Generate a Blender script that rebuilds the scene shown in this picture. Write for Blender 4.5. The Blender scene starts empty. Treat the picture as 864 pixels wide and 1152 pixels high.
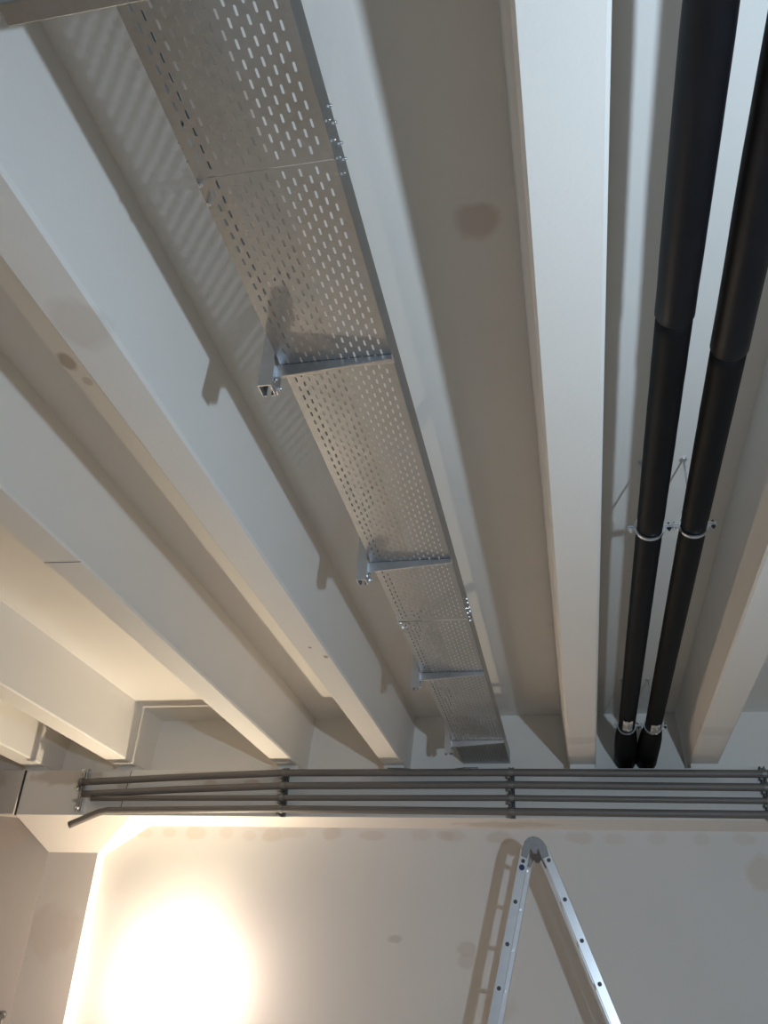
import bpy, bmesh, math, random
from mathutils import Vector, Matrix

S = 1.86            # metres per layout unit
EYE = 1.55          # camera height (layout z = 0)
C = bpy.context.scene.collection
scene = bpy.context.scene
random.seed(4)


def P(x, y, z):
    return Vector((S * x, S * y, EYE + S * z))


FLOOR = -EYE / S    # floor in layout units
SOF = 1.258         # soffit of the slab
RIB = 1.0           # underside of the ribs
BT, BB = 0.978, 0.772   # top and bottom of the cross beam
YF = 3.779          # front face of the cross beam
YW = 4.0            # face of the end wall
YD = 3.93           # infill between the ribs above the beam
TR = 1.04           # underside of the cable tray
TL, TRX = -0.482, -0.274


# ------------------------------------------------------------------ materials
def new_mat(name):
    m = bpy.data.materials.new(name)
    m.use_nodes = True
    nt = m.node_tree
    b = nt.nodes['Principled BSDF']
    return m, nt, b


def plain(name, col, rough=0.5, metal=0.0, noise=0.0, nscale=20, bump=0.0, spec=None):
    m, nt, b = new_mat(name)
    b.inputs['Roughness'].default_value = rough
    b.inputs['Metallic'].default_value = metal
    if spec is not None:
        b.inputs['Specular IOR Level'].default_value = spec
    b.inputs['Base Color'].default_value = (*col, 1)
    if noise or bump:
        tc = nt.nodes.new('ShaderNodeNewGeometry')
        n = nt.nodes.new('ShaderNodeTexNoise')
        n.inputs['Scale'].default_value = nscale
        n.inputs['Detail'].default_value = 5
        nt.links.new(tc.outputs['Position'], n.inputs['Vector'])
        if noise:
            mx = nt.nodes.new('ShaderNodeMix')
            mx.data_type = 'RGBA'
            mx.inputs[6].default_value = (*[c * (1 - noise) for c in col], 1)
            mx.inputs[7].default_value = (*[min(1, c * (1 + noise)) for c in col], 1)
            nt.links.new(n.outputs['Fac'], mx.inputs[0])
            nt.links.new(mx.outputs[2], b.inputs['Base Color'])
        if bump:
            bp = nt.nodes.new('ShaderNodeBump')
            bp.inputs['Strength'].default_value = bump
            bp.inputs['Distance'].default_value = 0.004
            nt.links.new(n.outputs['Fac'], bp.inputs['Height'])
            nt.links.new(bp.outputs['Normal'], b.inputs['Normal'])
    return m


def paint(name, col, spots=(), cloud=0.04, rough=0.62, bump=0.25, tint=(0.60, 0.48, 0.38)):
    """painted plaster / concrete; spots = [(x,y,z, rx,ry,rz, strength, colour)] in layout units, real stains"""
    m, nt, b = new_mat(name)
    N, L = nt.nodes, nt.links
    b.inputs['Roughness'].default_value = rough
    b.inputs['Specular IOR Level'].default_value = 0.35
    g = N.new('ShaderNodeNewGeometry')
    n1 = N.new('ShaderNodeTexNoise')
    n1.inputs['Scale'].default_value = 1.3
    n1.inputs['Detail'].default_value = 6
    n1.inputs['Roughness'].default_value = 0.6
    L.new(g.outputs['Position'], n1.inputs['Vector'])
    mx = N.new('ShaderNodeMix')
    mx.data_type = 'RGBA'
    mx.inputs[6].default_value = (*[c * (1 - cloud) for c in col], 1)
    mx.inputs[7].default_value = (*[min(1, c * (1 + cloud)) for c in col], 1)
    L.new(n1.outputs['Fac'], mx.inputs[0])
    out = mx.outputs[2]
    if spots:
        n2 = N.new('ShaderNodeTexNoise')
        n2.inputs['Scale'].default_value = 9.0
        n2.inputs['Detail'].default_value = 4
        L.new(g.outputs['Position'], n2.inputs['Vector'])
        wob = N.new('ShaderNodeMath')
        wob.operation = 'MULTIPLY_ADD'
        wob.inputs[1].default_value = 1.1
        wob.inputs[2].default_value = -0.55
        L.new(n2.outputs['Fac'], wob.inputs[0])
        for (x, y, z, rx, ry, rz, st, sc) in spots:
            sub = N.new('ShaderNodeVectorMath')
            sub.operation = 'SUBTRACT'
            sub.inputs[1].default_value = P(x, y, z)
            L.new(g.outputs['Position'], sub.inputs[0])
            dv = N.new('ShaderNodeVectorMath')
            dv.operation = 'DIVIDE'
            dv.inputs[1].default_value = (S * rx, S * ry, S * rz)
            L.new(sub.outputs[0], dv.inputs[0])
            ln = N.new('ShaderNodeVectorMath')
            ln.operation = 'LENGTH'
            L.new(dv.outputs[0], ln.inputs[0])
            ad = N.new('ShaderNodeMath')
            ad.operation = 'ADD'
            L.new(ln.outputs['Value'], ad.inputs[0])
            L.new(wob.outputs[0], ad.inputs[1])
            mr = N.new('ShaderNodeMapRange')
            mr.inputs[1].default_value = 0.72
            mr.inputs[2].default_value = 1.12
            mr.inputs[3].default_value = st
            mr.inputs[4].default_value = 0.0
            L.new(ad.outputs[0], mr.inputs[0])
            k = N.new('ShaderNodeMix')
            k.data_type = 'RGBA'
            k.inputs[7].default_value = (*(sc or tint), 1)
            L.new(out, k.inputs[6])
            L.new(mr.outputs[0], k.inputs[0])
            out = k.outputs[2]
    L.new(out, b.inputs['Base Color'])
    if bump:
        n3 = N.new('ShaderNodeTexNoise')
        n3.inputs['Scale'].default_value = 60
        n3.inputs['Detail'].default_value = 3
        L.new(g.outputs['Position'], n3.inputs['Vector'])
        bp = N.new('ShaderNodeBump')
        bp.inputs['Strength'].default_value = bump
        bp.inputs['Distance'].default_value = 0.003
        L.new(n3.outputs['Fac'], bp.inputs['Height'])
        L.new(bp.outputs['Normal'], b.inputs['Normal'])
    return m


CON = (0.83, 0.80, 0.76)
BROWN = (0.50, 0.36, 0.26)
SKIM = (0.62, 0.53, 0.45)
patches = [(-2.012, .739), (-1.886, .744), (-1.751, .742), (-1.597, .743), (-1.486, .733), (-1.37, .734), (-1.273, .747),
           (-1.088, .749), (-.902, .739), (-.683, .745), (-.568, .743), (-.535, .743), (-.333, .738), (.009, .742), (.153, .736),
           (.328, .742), (.506, .737), (.675, .742)]
wspots = [(x, YW, z, random.uniform(.034, .062), .2, random.uniform(.022, .032), random.uniform(.22, .5), SKIM) for x, z in patches]
wspots += [(.72, YW, .612, .06, .2, .07, .5, SKIM), (-.778, YW, .325, .035, .2, .018, .5, (.5, .46, .42)),
           (-.481, YW, .298, .045, .2, .03, .45, (.55, .47, .42)), (-.481, YW, .25, .04, .2, .03, .35, (.55, .47, .42)),
           (-.36, YW, .09, .08, .2, .05, .3, SKIM)]
M_WALL = paint('white painted plasterboard', (0.76, 0.74, 0.72), wspots, bump=0.12)
M_SOF = paint('painted concrete soffit', CON, [(-1.064, 1.33, SOF, .018, .03, .03, .75, (.38, .30, .25)), (-1.05, 1.40, SOF, .012, .016, .03, .5, (.45, .36, .3)), (-.112, 1.08, SOF, .045, .045, .05, .45, (.5, .38, .3)), (.01, 2.9, SOF, .06, .05, .05, .2, BROWN)])
M_RIB = paint('painted concrete rib', CON, [
    (-.773, .969, RIB, .05, .06, .03, .35, (.60, .52, .45)), (-.79, 1.693, RIB, .05, .06, .03, .25, (.82, .80, .77)),
    (-.77, 2.016, RIB, .055, .06, .03, .35, (.84, .82, .79)), (-.745, 2.5, RIB, .008, .012, .02, .8, (.3, .22, .18)),
    (-.775, 2.42, RIB, .006, .008, .02, .7, (.3, .22, .18)), (.04, 3.45, RIB, .2, .05, .03, .3, (.55, .50, .46)),
    (.53, 3.35, RIB, .2, .05, .03, .25, (.55, .50, .46)), (-2.16, 3.38, RIB, .02, .02, .06, .8, (.42, .32, .25))])
M_BEAM = paint('painted concrete beam', (0.84, 0.81, 0.77), [
    (-1.55, YF, .945, .3, .2, .035, .35, (.55, .47, .40)), (-2.35, YF, .945, .2, .2, .038, .55, (.45, .36, .30)),
    (-.55, YF, .935, .35, .2, .028, .4, (.5, .46, .43)), (.3, YF, .93, .3, .2, .03, .35, (.48, .45, .43)), (-2.05, YF, .925, .05, .2, .03, .4, (.40, .32, .27)),
    (-1.62, YF, .915, .04, .2, .025, .5, BROWN), (-1.42, YF, .915, .035, .2, .025, .5, BROWN), (-1.3, YF, .915, .03, .2, .03, .5, BROWN),
    (-.3, 3.9, BB, .22, .06, .03, .35, (.50, .38, .30))])
M_COL = paint('painted plaster column', (0.90, 0.83, 0.775), [(-2.35, 3.93, .3, .14, .3, .12, .22, (.66, .50, .43))])
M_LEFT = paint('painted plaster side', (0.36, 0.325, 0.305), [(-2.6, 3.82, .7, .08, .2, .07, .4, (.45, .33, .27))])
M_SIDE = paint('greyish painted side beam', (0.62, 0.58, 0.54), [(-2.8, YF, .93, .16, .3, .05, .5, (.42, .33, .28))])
M_FLOOR = plain('pale screed floor', (0.66, 0.58, 0.49), 0.8, noise=0.15, nscale=3)
M_DARK = plain('dark joint', (0.05, 0.045, 0.04), 0.9)
M_PAD = plain('grey rubber pad', (0.10, 0.095, 0.09), 0.9)


def galvanised(name, col, rough, aniso=0.0):
    m, nt, b = new_mat(name)
    N, L = nt.nodes, nt.links
    b.inputs['Metallic'].default_value = 1.0
    g = N.new('ShaderNodeNewGeometry')
    v = N.new('ShaderNodeTexVoronoi')
    v.inputs['Scale'].default_value = 55
    L.new(g.outputs['Position'], v.inputs['Vector'])
    n = N.new('ShaderNodeTexNoise')
    n.inputs['Scale'].default_value = 3.5
    n.inputs['Detail'].default_value = 5
    L.new(g.outputs['Position'], n.inputs['Vector'])
    mx = N.new('ShaderNodeMix')
    mx.data_type = 'RGBA'
    mx.inputs[6].default_value = (*[c * .96 for c in col], 1)
    mx.inputs[7].default_value = (*[min(1, c * 1.04) for c in col], 1)
    L.new(v.outputs['Color'], mx.inputs[0])
    L.new(mx.outputs[2], b.inputs['Base Color'])
    mr = N.new('ShaderNodeMapRange')
    mr.inputs[1].default_value = 0.3
    mr.inputs[2].default_value = 0.7
    mr.inputs[3].default_value = rough - .08
    mr.inputs[4].default_value = rough + .08
    L.new(n.outputs['Fac'], mr.inputs[0])
    L.new(mr.outputs[0], b.inputs['Roughness'])
    return m


M_TRAY = galvanised('galvanised tray sheet', (0.45, 0.465, 0.475), 0.48)
M_ZINC = galvanised('bright zinc steel', (0.74, 0.76, 0.80), 0.34)
M_BOLT = plain('shiny zinc bolt', (0.85, 0.86, 0.88), 0.18, 1.0)
M_CONDUIT = plain('grey plastic conduit', (0.165, 0.15, 0.14), 0.45, noise=0.06, nscale=6)
M_STRUT = plain('dull steel rail', (0.22, 0.22, 0.215), 0.5, 0.6)
M_RUBBER = plain('black foam insulation', (0.0045, 0.0045, 0.0055), 0.6, noise=0.35, nscale=7, bump=0.1, spec=.16)
M_RUBBER2 = plain('black foam sleeve', (0.006, 0.006, 0.008), 0.5, noise=0.4, nscale=9, bump=0.1, spec=.22)
M_FOIL = plain('crumpled aluminium tape', (0.88, 0.84, 0.78), 0.28, 0.8, bump=1.0, nscale=35)
M_ALU = plain('brushed aluminium', (0.80, 0.81, 0.84), 0.34, 1.0, noise=0.05, nscale=14)
M_ALU2 = plain('dull cast hinge', (0.33, 0.33, 0.34), 0.5, 0.8, noise=0.2, nscale=40)
M_HOLE = plain('dark tube end', (0.09, 0.09, 0.10), 0.6)
M_BLUE = plain('blue cap', (0.02, 0.04, 0.14), 0.4)
M_BLACK = plain('black plastic', (0.02, 0.02, 0.02), 0.5)
M_LAMP = plain('white lamp housing', (0.75, 0.73, 0.70), 0.5)


def emission(name, col, st):
    m, nt, b = new_mat(name)
    b.inputs['Base Color'].default_value = (*col, 1)
    b.inputs['Emission Color'].default_value = (*col, 1)
    b.inputs['Emission Strength'].default_value = st
    return m


M_GLOW = emission('glowing halogen glass', (1.0, 0.86, 0.66), 12)


# ------------------------------------------------------------------ mesh helpers (layout units)
def box(bm, x0, x1, y0, y1, z0, z1):
    v = [bm.verts.new(P(x, y, z)) for z in (z0, z1) for y in (y0, y1) for x in (x0, x1)]
    for f in ((0, 2, 3, 1), (4, 5, 7, 6), (0, 1, 5, 4), (2, 6, 7, 3), (0, 4, 6, 2), (1, 3, 7, 5)):
        bm.faces.new([v[i] for i in f])
    return v


def hexa(bm, bot, top):
    """bot, top: lists of n points (layout) in the same order"""
    a = [bm.verts.new(P(*p)) for p in bot]
    b = [bm.verts.new(P(*p)) for p in top]
    n = len(a)
    bm.faces.new(a[::-1])
    bm.faces.new(b)
    for i in range(n):
        bm.faces.new([a[i], a[(i + 1) % n], b[(i + 1) % n], b[i]])


def frame_of(d):
    d = d.normalized()
    u = d.orthogonal() if abs(d.z) > .95 else d.cross(Vector((0, 0, 1)))
    u.normalize()
    return u, d.cross(u).normalized()


def tube(bm, pts, r, n=16, cap=True, smooth=True):
    """pts in layout units, r in layout units (a number or one per point)"""
    w = [P(*p) for p in pts]
    rings = []
    for i, p in enumerate(w):
        d = (w[min(i + 1, len(w) - 1)] - w[max(i - 1, 0)])
        u, v = frame_of(d)
        rr = (r[i] if isinstance(r, (list, tuple)) else r) * S
        rings.append([bm.verts.new(p + u * rr * math.cos(2 * math.pi * k / n) + v * rr * math.sin(2 * math.pi * k / n)) for k in range(n)])
    for a, b in zip(rings, rings[1:]):
        for k in range(n):
            f = bm.faces.new([a[k], a[(k + 1) % n], b[(k + 1) % n], b[k]])
            f.smooth = smooth
    if cap:
        bm.faces.new(rings[0][::-1])
        bm.faces.new(rings[-1])


def bar(bm, a, b, w, h, side):
    """rectangular bar from a to b; side = direction of its width w, h the other way (layout units)"""
    A, B = P(*a), P(*b)
    d = (B - A).normalized()
    s = (side - d * side.dot(d)).normalized()
    t = d.cross(s)
    vs = []
    for p in (A, B):
        for i, j in ((-1, -1), (1, -1), (1, 1), (-1, 1)):
            vs.append(bm.verts.new(p + s * (i * w * S / 2) + t * (j * h * S / 2)))
    bm.faces.new(vs[0:4][::-1])
    bm.faces.new(vs[4:8])
    for k in range(4):
        bm.faces.new([vs[k], vs[(k + 1) % 4], vs[4 + (k + 1) % 4], vs[4 + k]])


def bolt(bm, c, d, r, h, n=6):
    """hex head with a rounded nut on it: centre (layout), direction, size (layout)"""
    d = Vector(d).normalized()
    e = Vector(c) + d * h
    tube(bm, [c, tuple(e)], r, n, smooth=False)
    e2 = e + d * h * .9
    tube(bm, [tuple(e), tuple(e2)], r * .5, 8)


def finish(bm, name, mat, parent=None, bevel=0.0, solid=0.0):
    bmesh.ops.recalc_face_normals(bm, faces=bm.faces[:])
    if parent is not None:
        bmesh.ops.translate(bm, verts=bm.verts[:], vec=-parent.matrix_world.translation if False else -origin(parent))
    me = bpy.data.meshes.new(name)
    bm.to_mesh(me)
    bm.free()
    me.materials.append(mat)
    o = bpy.data.objects.new(name, me)
    C.objects.link(o)
    if parent is not None:
        o.parent = parent
    if bevel:
        b = o.modifiers.new('bevel', 'BEVEL')
        b.width = bevel
        b.segments = 2
        b.limit_method = 'ANGLE'
    if solid:
        s = o.modifiers.new('solid', 'SOLIDIFY')
        s.thickness = solid
        s.offset = 0
    return o


def origin(o):
    v = Vector((0, 0, 0))
    while o is not None:
        v += o.location
        o = o.parent
    return v


def thing(name, loc, label, cat, group=None):
    o = bpy.data.objects.new(name, None)
    o.empty_display_size = 0.1
    C.objects.link(o)
    o.location = P(*loc)
    return tag(o, label, cat, group)


def tag(o, label, cat, group=None):
    o['label'] = label
    o['category'] = cat
    if group:
        o['group'] = group
    return o


def copy_tree(root, dx, label):
    r = root.copy()
    C.objects.link(r)
    r.location = root.location + Vector(dx) * S
    r['label'] = label
    for ch in root.children:
        c = ch.copy()
        C.objects.link(c)
        c.parent = r
        for g in ch.children:
            d = g.copy()
            C.objects.link(d)
            d.parent = c
    return r


def struct(o):
    o['kind'] = 'structure'
    return o


# ------------------------------------------------------------------ room shell
def simple(name, mat, *b, bevel=0.0):
    bm = bmesh.new()
    box(bm, *b)
    return struct(finish(bm, name, mat, bevel=bevel))


XL, XR, YB = -4.6, 4.6, -4.5
simple('floor', M_FLOOR, XL, XR, YB, 5.0, FLOOR - .1, FLOOR)
simple('ceiling', M_SOF, XL, XR, YB, 4.6, SOF, SOF + .12)
simple('wall_end', M_SOF, XL, XR, YD, YD + .1, BT, SOF)
simple('wall_back', M_WALL, -2.30, XR, YW, YW + .12, FLOOR, BB)
simple('wall_rear', M_WALL, XL, XR, YB - .1, YB, FLOOR, SOF)
simple('wall_left', M_WALL, XL - .1, XL, YB, 5.0, FLOOR, SOF)
simple('wall_right', M_WALL, XR, XR + .1, YB, 5.0, FLOOR, SOF)
# wall left of the column: a return running back to the column, then a face in line with the beam
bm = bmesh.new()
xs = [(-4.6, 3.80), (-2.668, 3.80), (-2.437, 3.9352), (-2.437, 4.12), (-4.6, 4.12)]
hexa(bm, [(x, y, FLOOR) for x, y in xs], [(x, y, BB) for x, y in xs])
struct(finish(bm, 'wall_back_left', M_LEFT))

# ------------------------------------------------------------------ ribs of the ceiling
ribs = [
    (-2.595, -2.480, 'short end of a cream ceiling beam at the left picture edge, first from left'),
    (-2.112, -2.005, 'brightly lit cream ceiling beam at lower left, second from left, end above the conduit ends'),
    (-1.320, -1.215, 'pale ceiling beam with a bluish side, third from left, hairline crack across its underside'),
    (-.826, -.727, 'ceiling beam directly left of the cable tray with toothed bracket shadows on its blue side'),
    (-.017, .096, 'broad white ceiling beam between the cable tray and the black pipes'),
    (.474, .588, 'ceiling beam right of the black pipes with an orange-lit left side'),
    (1.27, 1.38, 'white ceiling beam beyond the right picture edge'),
]
TP = 0.020
CRK = 1.788
for i, (x0, x1, lab) in enumerate(ribs[:6]):
    r = thing('ceiling_beam', ((x0 + x1) / 2, 3.8, RIB), lab, 'beam', 'concrete ceiling beams')
    bm = bmesh.new()
    c = .006
    ys = (YB, YD)
    prof = [(x0 + c, RIB), (x1 - c, RIB), (x1, RIB + c), (x1 + TP, SOF), (x0 - TP, SOF), (x0, RIB + c)]
    hexa(bm, [(x, ys[0], z) for x, z in prof], [(x, ys[1], z) for x, z in prof])
    o = finish(bm, 'web', M_RIB, r)
    bm = bmesh.new()
    box(bm, x0 + .004, x1 - .004, YF + .02, YD, BT, RIB)
    finish(bm, 'bearing_pad', M_RIB, r)
    if i == 2:
        bm = bmesh.new()
        tube(bm, [(x0 + .002, CRK, RIB - .0003), ((x0 + x1) / 2, CRK + .004, RIB - .0003), (x1 - .002, CRK + .006, RIB - .0003)], .0009, 6)
        finish(bm, 'hairline_crack', M_DARK, r)['label'] = 'dark hairline crack'
# ------------------------------------------------------------------ cross beam, side stretch, column
XJ = -2.566
b = thing('cross_beam', (0, YF, BB), 'long pale horizontal beam above the end wall carrying the grey conduits', 'beam')
bm = bmesh.new()
box(bm, XJ, XR, YF, YW + .3, BB, BT)
finish(bm, 'beam_body', M_BEAM, b, bevel=.006)
bm = bmesh.new()
tube(bm, [(-2.02, YF - .0006, .975), (-2.026, YF - .0006, .93), (-2.034, YF - .0006, .86), (-2.04, YF - .0006, .80)], .0016, 6)
finish(bm, 'hairline_joint', M_DARK, b)
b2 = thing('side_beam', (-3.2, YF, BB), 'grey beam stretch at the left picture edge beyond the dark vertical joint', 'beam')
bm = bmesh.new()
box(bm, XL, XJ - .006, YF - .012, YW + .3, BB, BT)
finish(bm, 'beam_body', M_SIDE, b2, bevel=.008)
bm = bmesh.new()
box(bm, XJ - .006, XJ, YF - .004, YF + .1, BB, BT)
finish(bm, 'joint_filler', M_DARK, b2)

YP, ZP = 3.93, .6355
col = thing('concrete_column', (-2.32, 3.95, FLOOR), 'pale engaged column with flared top in the left corner beside the bright lamp glare', 'column')
bm = bmesh.new()
box(bm, -2.446, -2.191, YP, YW + .1, FLOOR, ZP)
finish(bm, 'shaft', M_COL, col)
bm = bmesh.new()
hexa(bm, [(-2.446, YP, ZP), (-2.191, YP, ZP), (-2.191, YW + .1, ZP), (-2.446, YW + .1, ZP)],
     [(XJ, YF + .003, BB), (-1.985, YF + .003, BB), (-1.985, YW + .1, BB), (XJ, YW + .1, BB)])
finish(bm, 'capital', M_COL, col)

# ------------------------------------------------------------------ conduits on the beam
YC = 3.735
RC = .0155
cond = [
    ([(-2.245, .9112), (-1.75, .934), (-1.266, .9517), (-.257, .9509), (.7594, .9425), (1.5, .938)], 'uppermost of the four grey conduits along the cross beam'),
    ([(-2.218, .8572), (-1.75, .879), (-1.260, .8955), (-.2586, .8998), (.7506, .8897), (1.5, .884)], 'second grey conduit from the top along the cross beam'),
    ([(-2.17, .8385), (-1.75, .841), (-1.254, .8436), (-.26, .846), (.7419, .8377), (1.5, .832)], 'third grey conduit from the top, its thin left end stopping short of the rail'),
    ([(-2.252, .7213), (-2.15, .7640), (-2.115, .7775), (-2.08, .7852), (-1.249, .7968), (-.2615, .7914), (.7332, .7854), (1.5, .781)], 'lowest grey conduit on the cross beam, its left end bent downward'),
]
for pts, lab in cond:
    bm = bmesh.new()
    q = []
    for k in range(len(pts) - 1):
        (xa, za), (xb, zb) = pts[k], pts[k + 1]
        for t in range(6):
            q.append((xa + (xb - xa) * t / 6, YC, za + (zb - za) * t / 6))
    q.append((pts[-1][0], YC, pts[-1][1]))
    tube(bm, q, RC * (.8 if 'third' in lab else 1), 16)
    o = finish(bm, 'conduit', M_CONDUIT)
    tag(o, lab, 'conduit', 'conduits along the cross beam')


def zat(pts, x):
    for (xa, za), (xb, zb) in zip(pts, pts[1:]):
        if xa <= x <= xb:
            return za + (zb - za) * (x - xa) / (xb - xa)
    return pts[0][1]


rails = [(-2.238, 'clamp rail at the left ends of the conduits with bare bolts'),
         (-1.257, 'conduit clamp rail below the end of the third ceiling beam'),
         (-.2575, 'conduit clamp rail straight above the ladder, below the tray end'),
         (.744, 'conduit clamp rail at the right picture edge')]
for k, (x, lab) in enumerate(rails):
    r = thing('clamp_rail', (x, YF, .77), lab, 'rail', 'conduit clamp rails')
    bm = bmesh.new()
    w = .011 if k else .012
    z0, z1 = (.785, .978) if k == 0 else (.7715, .9775)
    # open C-channel against the beam
    box(bm, x - w, x + w, YF - .003, YF, z0, z1)
    box(bm, x - w, x - w + .003, YF - .024, YF - .003, z0, z1)
    box(bm, x + w - .003, x + w, YF - .024, YF - .003, z0, z1)
    box(bm, x - w, x - w * .35, YF - .024, YF - .0225, z0, z1)
    box(bm, x + w * .35, x + w, YF - .024, YF - .0225, z0, z1)
    finish(bm, 'channel', M_STRUT if k else M_ZINC, r)
    if k == 0:
        for zz, xx in ((.966, -.002), (.884, -.018), (.832, -.022), (.80, .0)):
            bm = bmesh.new()
            bolt(bm, (x + xx, YF - .022, zz), (-.3, -1, 0), .009, .012)
            finish(bm, 'clamp_bolt', M_BOLT, r)
    for (pts, _) in cond:
        if pts[0][0] > x:
            continue
        zc = zat(pts, x)
        if k == 0 and zc < .84:
            continue
        bm = bmesh.new()
        n = 14
        R0, R1 = RC + .0004, RC + .003
        vs = []
        for s in (-.009, .009):
            row = []
            for R in (R0, R1):
                for t in range(n):
                    a = 2 * math.pi * t / n
                    row.append(bm.verts.new(P(x + s, YC + R * math.cos(a), zc + R * math.sin(a))))
            vs.append(row)
        for t in range(n):
            u = (t + 1) % n
            bm.faces.new([vs[0][n + t], vs[0][n + u], vs[1][n + u], vs[1][n + t]])
            bm.faces.new([vs[0][t], vs[0][n + t], vs[0][n + u], vs[0][u]])
            bm.faces.new([vs[1][t], vs[1][u], vs[1][n + u], vs[1][n + t]])
            bm.faces.new([vs[0][t], vs[0][u], vs[1][u], vs[1][t]])
        # foot of the saddle and its little clamp ear
        box(bm, x - .008, x + .008, YC + RC, YF - .022, zc - .008, zc + .008)
        box(bm, x - .016, x - .006, YC - .006, YC + .010, zc - RC - .010, zc - RC)
        finish(bm, 'saddle_clamp', M_STRUT, r)

# ------------------------------------------------------------------ cable tray
PITCH = .05 / S
CW = .0232 / S
SLW, SLL = .0068 / S, .026 / S
FH = .056          # side height
NCOL = 15


def slot_cell(bm, x, y):
    """one cell of the tray floor with an oblong hole in it"""
    a, bq = CW / 2, PITCH / 2
    o = [bm.verts.new(P(x + i * a, y + j * bq, TR)) for i, j in ((-1, -1), (1, -1), (1, 1), (-1, 1))]
    w, l, k = SLW / 2, SLL / 2, SLW / 2
    h = [bm.verts.new(P(x + i, y + j, TR)) for i, j in
         ((-w, -l + k), (-w * .45, -l), (w * .45, -l), (w, -l + k), (w, l - k), (w * .45, l), (-w * .45, l), (-w, l - k))]
    bm.faces.new([o[0], o[1], h[3], h[2], h[1], h[0]])
    bm.faces.new([o[1], o[2], h[4], h[3]])
    bm.faces.new([o[2], o[3], h[7], h[6], h[5], h[4]])
    bm.faces.new([o[3], o[0], h[0], h[7]])


def quad(bm, *pts):
    bm.faces.new([bm.verts.new(P(*p)) for p in pts])


def make_tray(y0, y1, label, lift0=0.0):
    t = thing('cable_tray', ((TL + TRX) / 2, (y0 + y1) / 2, TR), label, 'cable tray', 'cable tray sections')
    bm = bmesh.new()
    mx = ((TRX - TL) - NCOL * CW) / 2
    quad(bm, (TL, y0, TR), (TL + mx, y0, TR), (TL + mx, y1, TR), (TL, y1, TR))
    quad(bm, (TRX - mx, y0, TR), (TRX, y0, TR), (TRX, y1, TR), (TRX - mx, y1, TR))
    for c in range(NCOL):
        xc = TL + mx + CW * (c + .5)
        off = 0 if c % 2 else PITCH / 2
        n = int((y1 - y0 - off - .004) / PITCH)
        if y1 > 3.8:
            n = min(n, int((y1 - y0 - off) / PITCH))
        ya = y0 + off
        yb = ya + n * PITCH
        if ya > y0:
            quad(bm, (xc - CW / 2, y0, TR), (xc + CW / 2, y0, TR), (xc + CW / 2, ya, TR), (xc - CW / 2, ya, TR))
        if y1 - yb > 1e-5:
            quad(bm, (xc - CW / 2, yb, TR), (xc + CW / 2, yb, TR), (xc + CW / 2, y1, TR), (xc - CW / 2, y1, TR))
        for k in range(n):
            slot_cell(bm, xc, ya + (k + .5) * PITCH)
    finish(bm, 'tray_floor', M_TRAY, t, solid=.0012)
    for s, x in ((-1, TL), (1, TRX)):
        bm = bmesh.new()
        th = .0008 * s
        # side sheet with small radius at the bottom and a rolled lip at the top
        prof = [(x - s * .002, TR), (x, TR + .002), (x + s * .0006, TR + FH - .002), (x - s * .002, TR + FH), (x - s * .007, TR + FH), (x - s * .007, TR + FH - .005)]
        for (xa, za), (xb, zb) in zip(prof, prof[1:]):
            quad(bm, (xa, y0, za), (xb, y0, zb), (xb, y1, zb), (xa, y1, za))
        bmesh.ops.remove_doubles(bm, verts=bm.verts[:], dist=1e-5)
        finish(bm, 'side_rail', M_TRAY, t, solid=.0012)
    return t


def add_joint(t, y):
    """coupling plate inside each side, its bolt heads outside"""
    for s, x in ((-1, TL), (1, TRX)):
        bm = bmesh.new()
        box(bm, min(x - s * .0012, x - s * .003), max(x - s * .0012, x - s * .003), y - .065, y + .065, TR + .004, TR + FH - .008)
        pl = finish(bm, 'coupling_plate', M_TRAY, t)
        for yy, z in ((-.055, TR + .041), (-.029, TR + .041), (.004, TR + .041), (.031, TR + .041),
                      (-.053, TR + .012), (-.023, TR + .011), (.0065, TR + .012), (.033, TR + .012)):
            bm = bmesh.new()
            bolt(bm, (x + s * .0004, y + yy, z), (s, 0, 0), .0042, .0034, 8)
            finish(bm, 'bolt', M_BOLT, pl)
        if s < 0:
            for yy in (.009, .043):
                bm = bmesh.new()
                bolt(bm, (x + .004, y + yy, TR - .0004), (0, 0, -1), .0042, .003, 8)
                finish(bm, 'bolt', M_BOLT, pl)


J1, J2 = .7525, 2.343
t1 = make_tray(-.84, J1 - .0012, 'nearest section of the perforated galvanised cable tray, at the top of the picture')
t2 = make_tray(J1, J2 - .006, 'middle section of the perforated galvanised cable tray, between the two joints')
t3 = make_tray(J2, YD - .001, 'far section of the perforated cable tray ending above the conduits')
add_joint(t1, J1)
add_joint(t2, J2)

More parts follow.
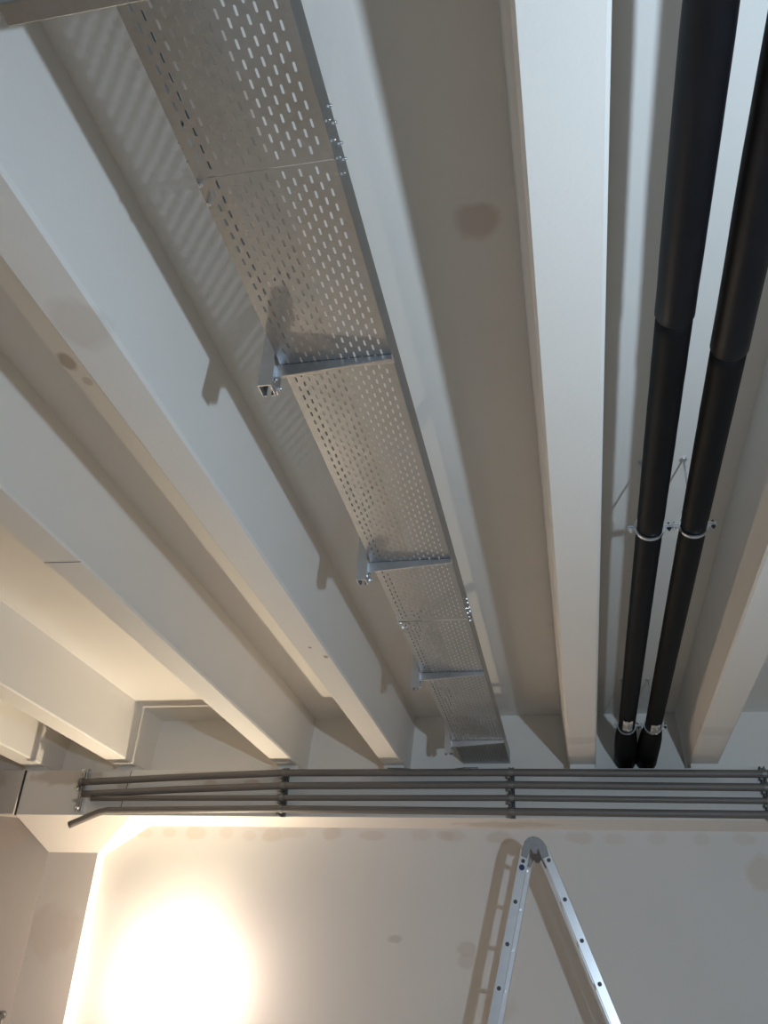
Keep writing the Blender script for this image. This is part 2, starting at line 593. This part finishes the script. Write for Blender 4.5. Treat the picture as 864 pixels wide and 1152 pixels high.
# ------------------------------------------------------------------ tray brackets
def make_bracket(y, label):
    """C-profile hanger with a tapered cantilever arm; y is the near face"""
    t = thing('tray_bracket', (-.508, y, SOF), label, 'bracket', 'brackets under the cable tray')
    # hanger: C-profile, open to the far side, walls .0025
    xa, xb, ya, yb, zb = -.5155, -.4905, y - .013, y + .019, .983
    w = .0022
    bm = bmesh.new()
    box(bm, xa, xb, ya, ya + w, zb, SOF)                # web, facing the room
    box(bm, xa, xa + w, ya + w, yb, zb, SOF)
    box(bm, xb - w, xb, ya + w, yb, zb, SOF)
    box(bm, xa + w, xa + .008, yb - w, yb, zb, SOF)
    box(bm, xb - .008, xb - w, yb - w, yb, zb, SOF)
    finish(bm, 'hanger', M_ZINC, t)
    bm = bmesh.new()
    box(bm, xa - .03, xb + .012, ya - .01, yb + .01, SOF - .004, SOF)
    finish(bm, 'head_plate', M_ZINC, t)
    # arm: U-profile, tapering to the tip
    bm = bmesh.new()
    x0, x1 = xb, TRX + .002
    z0, z1 = TR - .0275, TR - .0112
    hexa(bm, [(x0, y, z0), (x1, y, z1), (x1, y, TR - .0012), (x0, y, TR - .0012)],
         [(x0, y + .0018, z0), (x1, y + .0018, z1), (x1, y + .0018, TR - .0012), (x0, y + .0018, TR - .0012)])
    hexa(bm, [(x0, y, z0 - .0014), (x1, y, z1 - .0014), (x1, y, z1), (x0, y, z0)],
         [(x0, y + .007, z0 - .0014), (x1, y + .007, z1 - .0014), (x1, y + .007, z1), (x0, y + .007, z0)])
    box(bm, x0, x1, y, y + .0228, TR - .0030, TR - .0012)
    finish(bm, 'arm', M_ZINC, t)
    # foot plate welded to the arm root, clamped round the hanger
    bm = bmesh.new()
    box(bm, xb, xb + .003, y - .015, y + .026, TR - .050, TR - .001)
    finish(bm, 'foot_plate', M_ZINC, t)
    for yy in (y - .008, y + .018):
        bm = bmesh.new()
        bolt(bm, (xb + .003, yy, TR - .043), (1, 0, 0), .0045, .004)
        finish(bm, 'clamp_bolt', M_BOLT, t)
    return t


br = make_bracket(1.163, 'nearest complete tray bracket, largest, hanging below the tray in the middle of the picture')
for y, lab in ((1.953, 'second tray bracket from the camera, below the middle of the cable tray'),
               (2.765, 'third tray bracket from the camera, just beyond the far tray joint'),
               (3.562, 'farthest and smallest tray bracket, beside the beam end above the conduits')):
    copy_tree(br, (0, y - 1.163, 0), lab)

# near support channel in the top left corner
sc = thing('support_channel', (-.4, .466, TR), 'slotted steel channel crossing under the tray in the top left corner', 'channel')
bm = bmesh.new()
cy0, cy1, cz0, cz1 = .452, .478, .992, TR - .0008
box(bm, -.598, -.15, cy0, cy1, cz0, cz0 + .002)
box(bm, -.598, -.15, cy0, cy0 + .002, cz0 + .002, cz1)
box(bm, -.598, -.15, cy1 - .002, cy1, cz0 + .002, cz1)
box(bm, -.598, -.15, cy0 + .002, cy0 + .008, cz1 - .002, cz1)
box(bm, -.598, -.15, cy1 - .008, cy1 - .002, cz1 - .002, cz1)
finish(bm, 'channel_body', M_TRAY, sc, bevel=.002)
for k in range(4):
    bm = bmesh.new()
    x = -.585 + k * .045
    box(bm, x, x + .024, cy0 - .0004, cy0 + .0002, cz0 + .018, cz0 + .026)
    finish(bm, 'slot', M_HOLE, sc)
for x in (-.575, -.18):
    bm = bmesh.new()
    tube(bm, [(x, .465, cz0 + .004), (x, .465, SOF)], .0032, 8)
    finish(bm, 'threaded_rod', M_ZINC, sc)

# ------------------------------------------------------------------ black insulated pipes with clamps
PZ = 1.067
pipes = [(.2165, 'left of the two black insulated pipes under the ceiling, with a torn sleeve seam', 'left'),
         (.3175, 'right of the two black insulated pipes under the ceiling', 'right')]
for x, lab, side in pipes:
    t = thing('insulated_pipe', (x, 2.0, PZ), lab, 'pipe', 'black insulated pipes')
    R = .0325
    yj = 1.15 if side == 'left' else 1.25
    bm = bmesh.new()
    pts, rad = [], []
    yy = -2.2
    while yy < yj:
        pts.append((x, yy, PZ)); rad.append(R + .0008 + .0006 * math.sin(yy * 9) + random.uniform(-.0003, .0003)); yy += .06
    pts.append((x, yj + .012, PZ)); rad.append(R + .0008)
    pts.append((x, yj + .02, PZ)); rad.append(R - .003)
    tube(bm, pts, rad, 28)
    finish(bm, 'near_sleeve', M_RUBBER2, t)
    bm = bmesh.new()
    pts, rad = [], []
    yy = yj
    while yy < 3.50:
        d = min(abs(yy - 1.9), abs(yy - 3.48))
        pts.append((x, yy, PZ)); rad.append(R - .0012 - .0022 * max(0, 1 - d / .05) + random.uniform(-.0003, .0003)); yy += .05
    pts.append((x, 3.50, PZ)); rad.append(R - .002)
    tube(bm, pts, rad, 28)
    finish(bm, 'far_sleeve', M_RUBBER, t)
    # thicker wrapped elbow and drop at the end of the run
    bm = bmesh.new()
    s = 1 if side == 'left' else -1
    tube(bm, [(x, 3.49, PZ), (x, 3.52, PZ), (x + .002 * s, 3.62, PZ - .004), (x + .004 * s, 3.72, PZ - .008), (x + .006 * s, 3.82, PZ - .012), (x + .007 * s, YD, PZ - .016)],
         [R, R + .004, R + .011, R + .0135, R + .0135, R + .0135], 24)
    finish(bm, 'end_wrap', M_RUBBER, t)
    # foil tape patch by the end clamp
    bm = bmesh.new()
    rows = []
    for i in range(9):
        yy = (3.33 if side == 'left' else 3.38) + i * .014
        row = []
        for k in range(9):
            a = -math.pi / 2 + (-.62 + 1.15 * k / 8) + (.12 if side == 'right' else 0)
            edge = i in (0, 8) or k in (0, 8)
            rr = R + (.0005 if edge else random.uniform(.001, .008))
            row.append(bm.verts.new(P(x + rr * math.cos(a), yy + random.uniform(-.006, .006), PZ + rr * math.sin(a))))
        rows.append(row)
    for a_, b_ in zip(rows, rows[1:]):
        for k in range(8):
            bm.faces.new([a_[k], a_[k + 1], b_[k + 1], b_[k]])
    finish(bm, 'foil_tape', M_FOIL, t, solid=.0008)['label'] = 'crumpled silver foil tape'

clampdefs = []
for x, sname in ((.2165, 'left'), (.3175, 'right')):
    for y, w in ((1.9, 'mid'), (3.485, 'end')):
        lab = {('left', 'mid'): 'shiny pipe clamp halfway along the left black pipe', ('right', 'mid'): 'shiny pipe clamp halfway along the right black pipe',
               ('left', 'end'): 'pipe clamp at the far end of the left black pipe by the foil tape', ('right', 'end'): 'pipe clamp at the far end of the right black pipe by the foil tape'}[(sname, w)]
        clampdefs.append((x, y, lab))


def make_clamp(x, y, label):
    t = thing('pipe_clamp', (x, y, SOF), label, 'pipe clamp', 'clamps on the black pipes')
    R0, R1 = .0318, .0352
    bm = bmesh.new()
    n = 40
    for k in range(n):
        a0, a1 = 2 * math.pi * k / n, 2 * math.pi * (k + 1) / n
        pts = []
        for yy in (y - .0045, y + .0045):
            for R in (R0, R1):
                for a in (a0, a1):
                    pts.append((x + R * math.cos(a), yy, PZ + R * math.sin(a)))
        v = [bm.verts.new(P(*p)) for p in pts]
        for f in ((2, 3, 7, 6), (0, 4, 5, 1), (0, 1, 3, 2), (4, 6, 7, 5)):
            bm.faces.new([v[i] for i in f])
    bmesh.ops.remove_doubles(bm, verts=bm.verts[:], dist=1e-6)
    finish(bm, 'ring', M_ZINC, t)
    for s in (-1, 1):
        bm = bmesh.new()
        xe = x + s * .0345
        box(bm, min(xe, xe + s * .017), max(xe, xe + s * .017), y - .0045, y + .0045, PZ + .001, PZ + .004)
        box(bm, min(xe, xe + s * .017), max(xe, xe + s * .017), y - .0045, y + .0045, PZ - .004, PZ - .001)
        e = finish(bm, 'ear', M_ZINC, t)
        bm = bmesh.new()
        bolt(bm, (xe + s * .010, y, PZ - .004), (0, 0, -1), .0052, .004)
        tube(bm, [(xe + s * .010, y, PZ - .004), (xe + s * .010, y, PZ + .010)], .0026, 8)
        finish(bm, 'clamp_screw', M_BLACK if s > 0 else M_BOLT, e)
    bm = bmesh.new()
    tube(bm, [(x, y, PZ + R1 - .001), (x, y, PZ + R1 + .016)], .006, 6, smooth=False)
    tube(bm, [(x, y, PZ + R1 + .016), (x, y, SOF)], .0026, 8)
    finish(bm, 'threaded_rod', M_ZINC, t)
    bm = bmesh.new()
    tube(bm, [(x, y, SOF - .004), (x, y, SOF)], .009, 10)
    finish(bm, 'ceiling_washer', M_ZINC, t)
    return t


cl0 = make_clamp(*clampdefs[0])
for x, y, lab in clampdefs[1:]:
    copy_tree(cl0, (x - clampdefs[0][0], y - clampdefs[0][1], 0), lab)

# ------------------------------------------------------------------ folding ladder
YN, YFAR = 3.55, 3.765
HX, HZ = -.1665, .630
lad = thing('folding_ladder', (HX, (YN + YFAR) / 2, FLOOR), 'aluminium folding ladder standing open in an A shape before the white end wall', 'ladder')


def leg_x(side, z):
    return (-.2075 + (z - .5692) * .233) if side < 0 else (-.1115 - (z - .5738) * .385)


for side in (-1, 1):
    zt = .575
    a = (leg_x(side, zt + .035), zt + .035)
    bq = (leg_x(side, FLOOR + .012), FLOOR + .012)
    for y in (YN, YFAR):
        bm = bmesh.new()
        dirv = Vector((bq[0] - a[0], 0, bq[1] - a[1])).normalized()
        sidev = Vector((dirv.z, 0, -dirv.x))
        bar(bm, (a[0], y, a[1]), (bq[0], y, bq[1]), .035, .014, sidev)
        rail = finish(bm, 'rail', M_ALU, lad, bevel=.004)
        # rung ends showing in the face of the near rail
        if y == YN:
            zr = .5692 if side < 0 else .5738
            i = 0
            while zr > FLOOR + .1:
                bm = bmesh.new()
                tube(bm, [(leg_x(side, zr), y - .0085, zr), (leg_x(side, zr), y - .0065, zr)], .0075, 14)
                finish(bm, 'rung_end', M_HOLE, rail)
                zr -= .1430 if side < 0 else .1355
                i += 1
        bm = bmesh.new()
        bar(bm, (bq[0] - .0, y, FLOOR + .035), (leg_x(side, FLOOR), y, FLOOR), .05, .02, sidev)
        finish(bm, 'foot', M_BLACK, rail)
    zr = .5692 if side < 0 else .5738
    while zr > FLOOR + .1:
        bm = bmesh.new()
        tube(bm, [(leg_x(side, zr), YN + .007, zr), (leg_x(side, zr), YFAR - .007, zr)], .0085, 12)
        finish(bm, 'rung', M_ALU, lad)
        zr -= .1430 if side < 0 else .1355
for y in (YN, YFAR):
    bm = bmesh.new()
    # rounded hinge body: an arch of two cheeks round the pin
    prof = [(-.215, .588), (-.192, .578), (-.178, .612), (-.170, .598), (-.156, .598), (-.150, .612), (-.134, .578), (-.110, .588),
            (-.118, .622), (-.132, .643), (-.148, .655), (-.1665, .659), (-.184, .654), (-.198, .642), (-.207, .622)]
    hexa(bm, [(x, y - .012, z) for x, z in prof], [(x, y + .012, z) for x, z in prof])
    h = finish(bm, 'hinge', M_ALU2, lad, bevel=.004)
    bm = bmesh.new()
    tube(bm, [(-.1645, y - .018, .622), (-.1645, y + .018, .622)], .017, 16)
    finish(bm, 'hinge_pin', M_ALU2, h)
bm = bmesh.new()
tube(bm, [(leg_x(-1, .546), YN - .012, .546), (leg_x(-1, .546), YN - .006, .546)], .0105, 14)
finish(bm, 'lock_button', M_BLUE, lad)['label'] = 'blue lock button'

# ------------------------------------------------------------------ bare lamp near the end wall
LB = (-1.70, 3.865, .11)
wl = thing('wall_lamp', (LB[0], YW, LB[2]), 'small bare glaring lamp fixed to the lower left of the end wall', 'lamp')
bm = bmesh.new()
bmesh.ops.create_uvsphere(bm, u_segments=16, v_segments=10, radius=.013)
bmesh.ops.scale(bm, vec=(1, 1.35, 1), verts=bm.verts[:])
bmesh.ops.translate(bm, verts=bm.verts[:], vec=P(*LB))
for f_ in bm.faces:
    f_.smooth = True
finish(bm, 'bulb', M_GLOW, wl)
bm = bmesh.new()
tube(bm, [(LB[0], LB[1] + .014, LB[2]), (LB[0], LB[1] + .040, LB[2])], [.007, .009], 14)
finish(bm, 'socket', M_LAMP, wl)
bm = bmesh.new()
tube(bm, [(LB[0], LB[1] + .038, LB[2]), (LB[0], YW - .002, LB[2])], .004, 10)
finish(bm, 'wall_arm', M_LAMP, wl)
bm = bmesh.new()
tube(bm, [(LB[0], YW - .006, LB[2]), (LB[0], YW, LB[2])], .016, 16)
finish(bm, 'wall_plate', M_LAMP, wl)

# small fitting on the side wall, loose cable on the beam
wf = thing('wall_fitting', (-2.466, 3.918, -.035), 'small dark fitting at the bottom left corner beside the column', 'fitting')
bm = bmesh.new()
tube(bm, [(-2.475, 3.916, -.03), (-2.462, 3.893, -.032), (-2.456, 3.882, -.036)], [.016, .016, .010], 14)
finish(bm, 'cap', M_STRUT, wf)
bm = bmesh.new()
tube(bm, [(-2.462, 3.893, -.036), (-2.464, 3.894, -.09)], .009, 12)
finish(bm, 'stem', M_STRUT, wf)
bm = bmesh.new()
tube(bm, [(x_, YF - .003 - .012 * math.exp(-((x_ + .60) / .05) ** 2), BT + .003 - h_) for x_, h_ in
          ((-.80, 0), (-.74, .001), (-.70, .004), (-.65, .014), (-.61, .019), (-.57, .017), (-.53, .012), (-.50, .004), (-.46, -.001), (-.40, 0))], .0022, 8)
tag(finish(bm, 'loose_cable', M_STRUT), 'thin loose cable sagging over the top edge of the cross beam near the tray end', 'cable')

# ------------------------------------------------------------------ lights
def light(name, kind, loc, energy, col, size, **kw):
    d = bpy.data.lights.new(name, kind)
    d.energy = energy
    d.color = col
    if kind in ('POINT', 'SPOT'):
        d.shadow_soft_size = size
    for k, v in kw.items():
        setattr(d, k, v)
    o = bpy.data.objects.new(name, d)
    C.objects.link(o)
    o.location = P(*loc)
    return o


la = light('work_lamp_near', 'AREA', (.775, .02, .078), 97, (0.65, 0.83, 1.0), 0, shape='DISK')
la.data.size = .11
la.rotation_euler = Vector((-.18, .96, .28)).to_track_quat('-Z', 'Y').to_euler()
light('work_lamp_far', 'POINT', LB, 101, (1.0, .80, .64), .022)
sp = light('work_lamp_beam', 'SPOT', LB, 153, (1.0, .88, .58), .022, spot_size=math.radians(165), spot_blend=1.0)
sp.rotation_euler = Vector((-.20, -.62, .75)).to_track_quat('-Z', 'Y').to_euler()
sw = light('work_lamp_wall', 'SPOT', LB, 66, (1.0, .84, .66), .022, spot_size=math.radians(115), spot_blend=1.0)
sw.rotation_euler = Vector((-.97, .20, .10)).to_track_quat('-Z', 'Y').to_euler()

w = bpy.data.worlds.new('World')
scene.world = w
w.use_nodes = True
w.node_tree.nodes['Background'].inputs[0].default_value = (.5, .55, .6, 1)
w.node_tree.nodes['Background'].inputs[1].default_value = 0.0

# ------------------------------------------------------------------ camera
rows = [(0.97885224, 0.19887718, 0.04791831), (-0.06133116, 0.50876812, -0.85871619), (-0.19515836, 0.83761738, 0.51020618)]
F = 976.416
cam = bpy.data.cameras.new('camera')
cam.sensor_fit = 'VERTICAL'
cam.sensor_height = 24
cam.sensor_width = 18
cam.lens = F / 1152 * 24
cam.clip_start = 0.02
co = bpy.data.objects.new('camera', cam)
C.objects.link(co)
r, d, f = (Vector(v) for v in rows)
m = Matrix((r, -d, -f)).transposed().to_4x4()
m.translation = P(0, 0, 0)
co.matrix_world = m
scene.camera = co

scene.view_settings.view_transform = 'Standard'
scene.view_settings.look = 'None'
scene.view_settings.gamma = 1
scene.view_settings.use_curve_mapping = False
scene.view_settings.exposure = 0.0
scene.cycles.max_bounces = 8
scene.cycles.diffuse_bounces = 6
scene.cycles.use_denoising = True
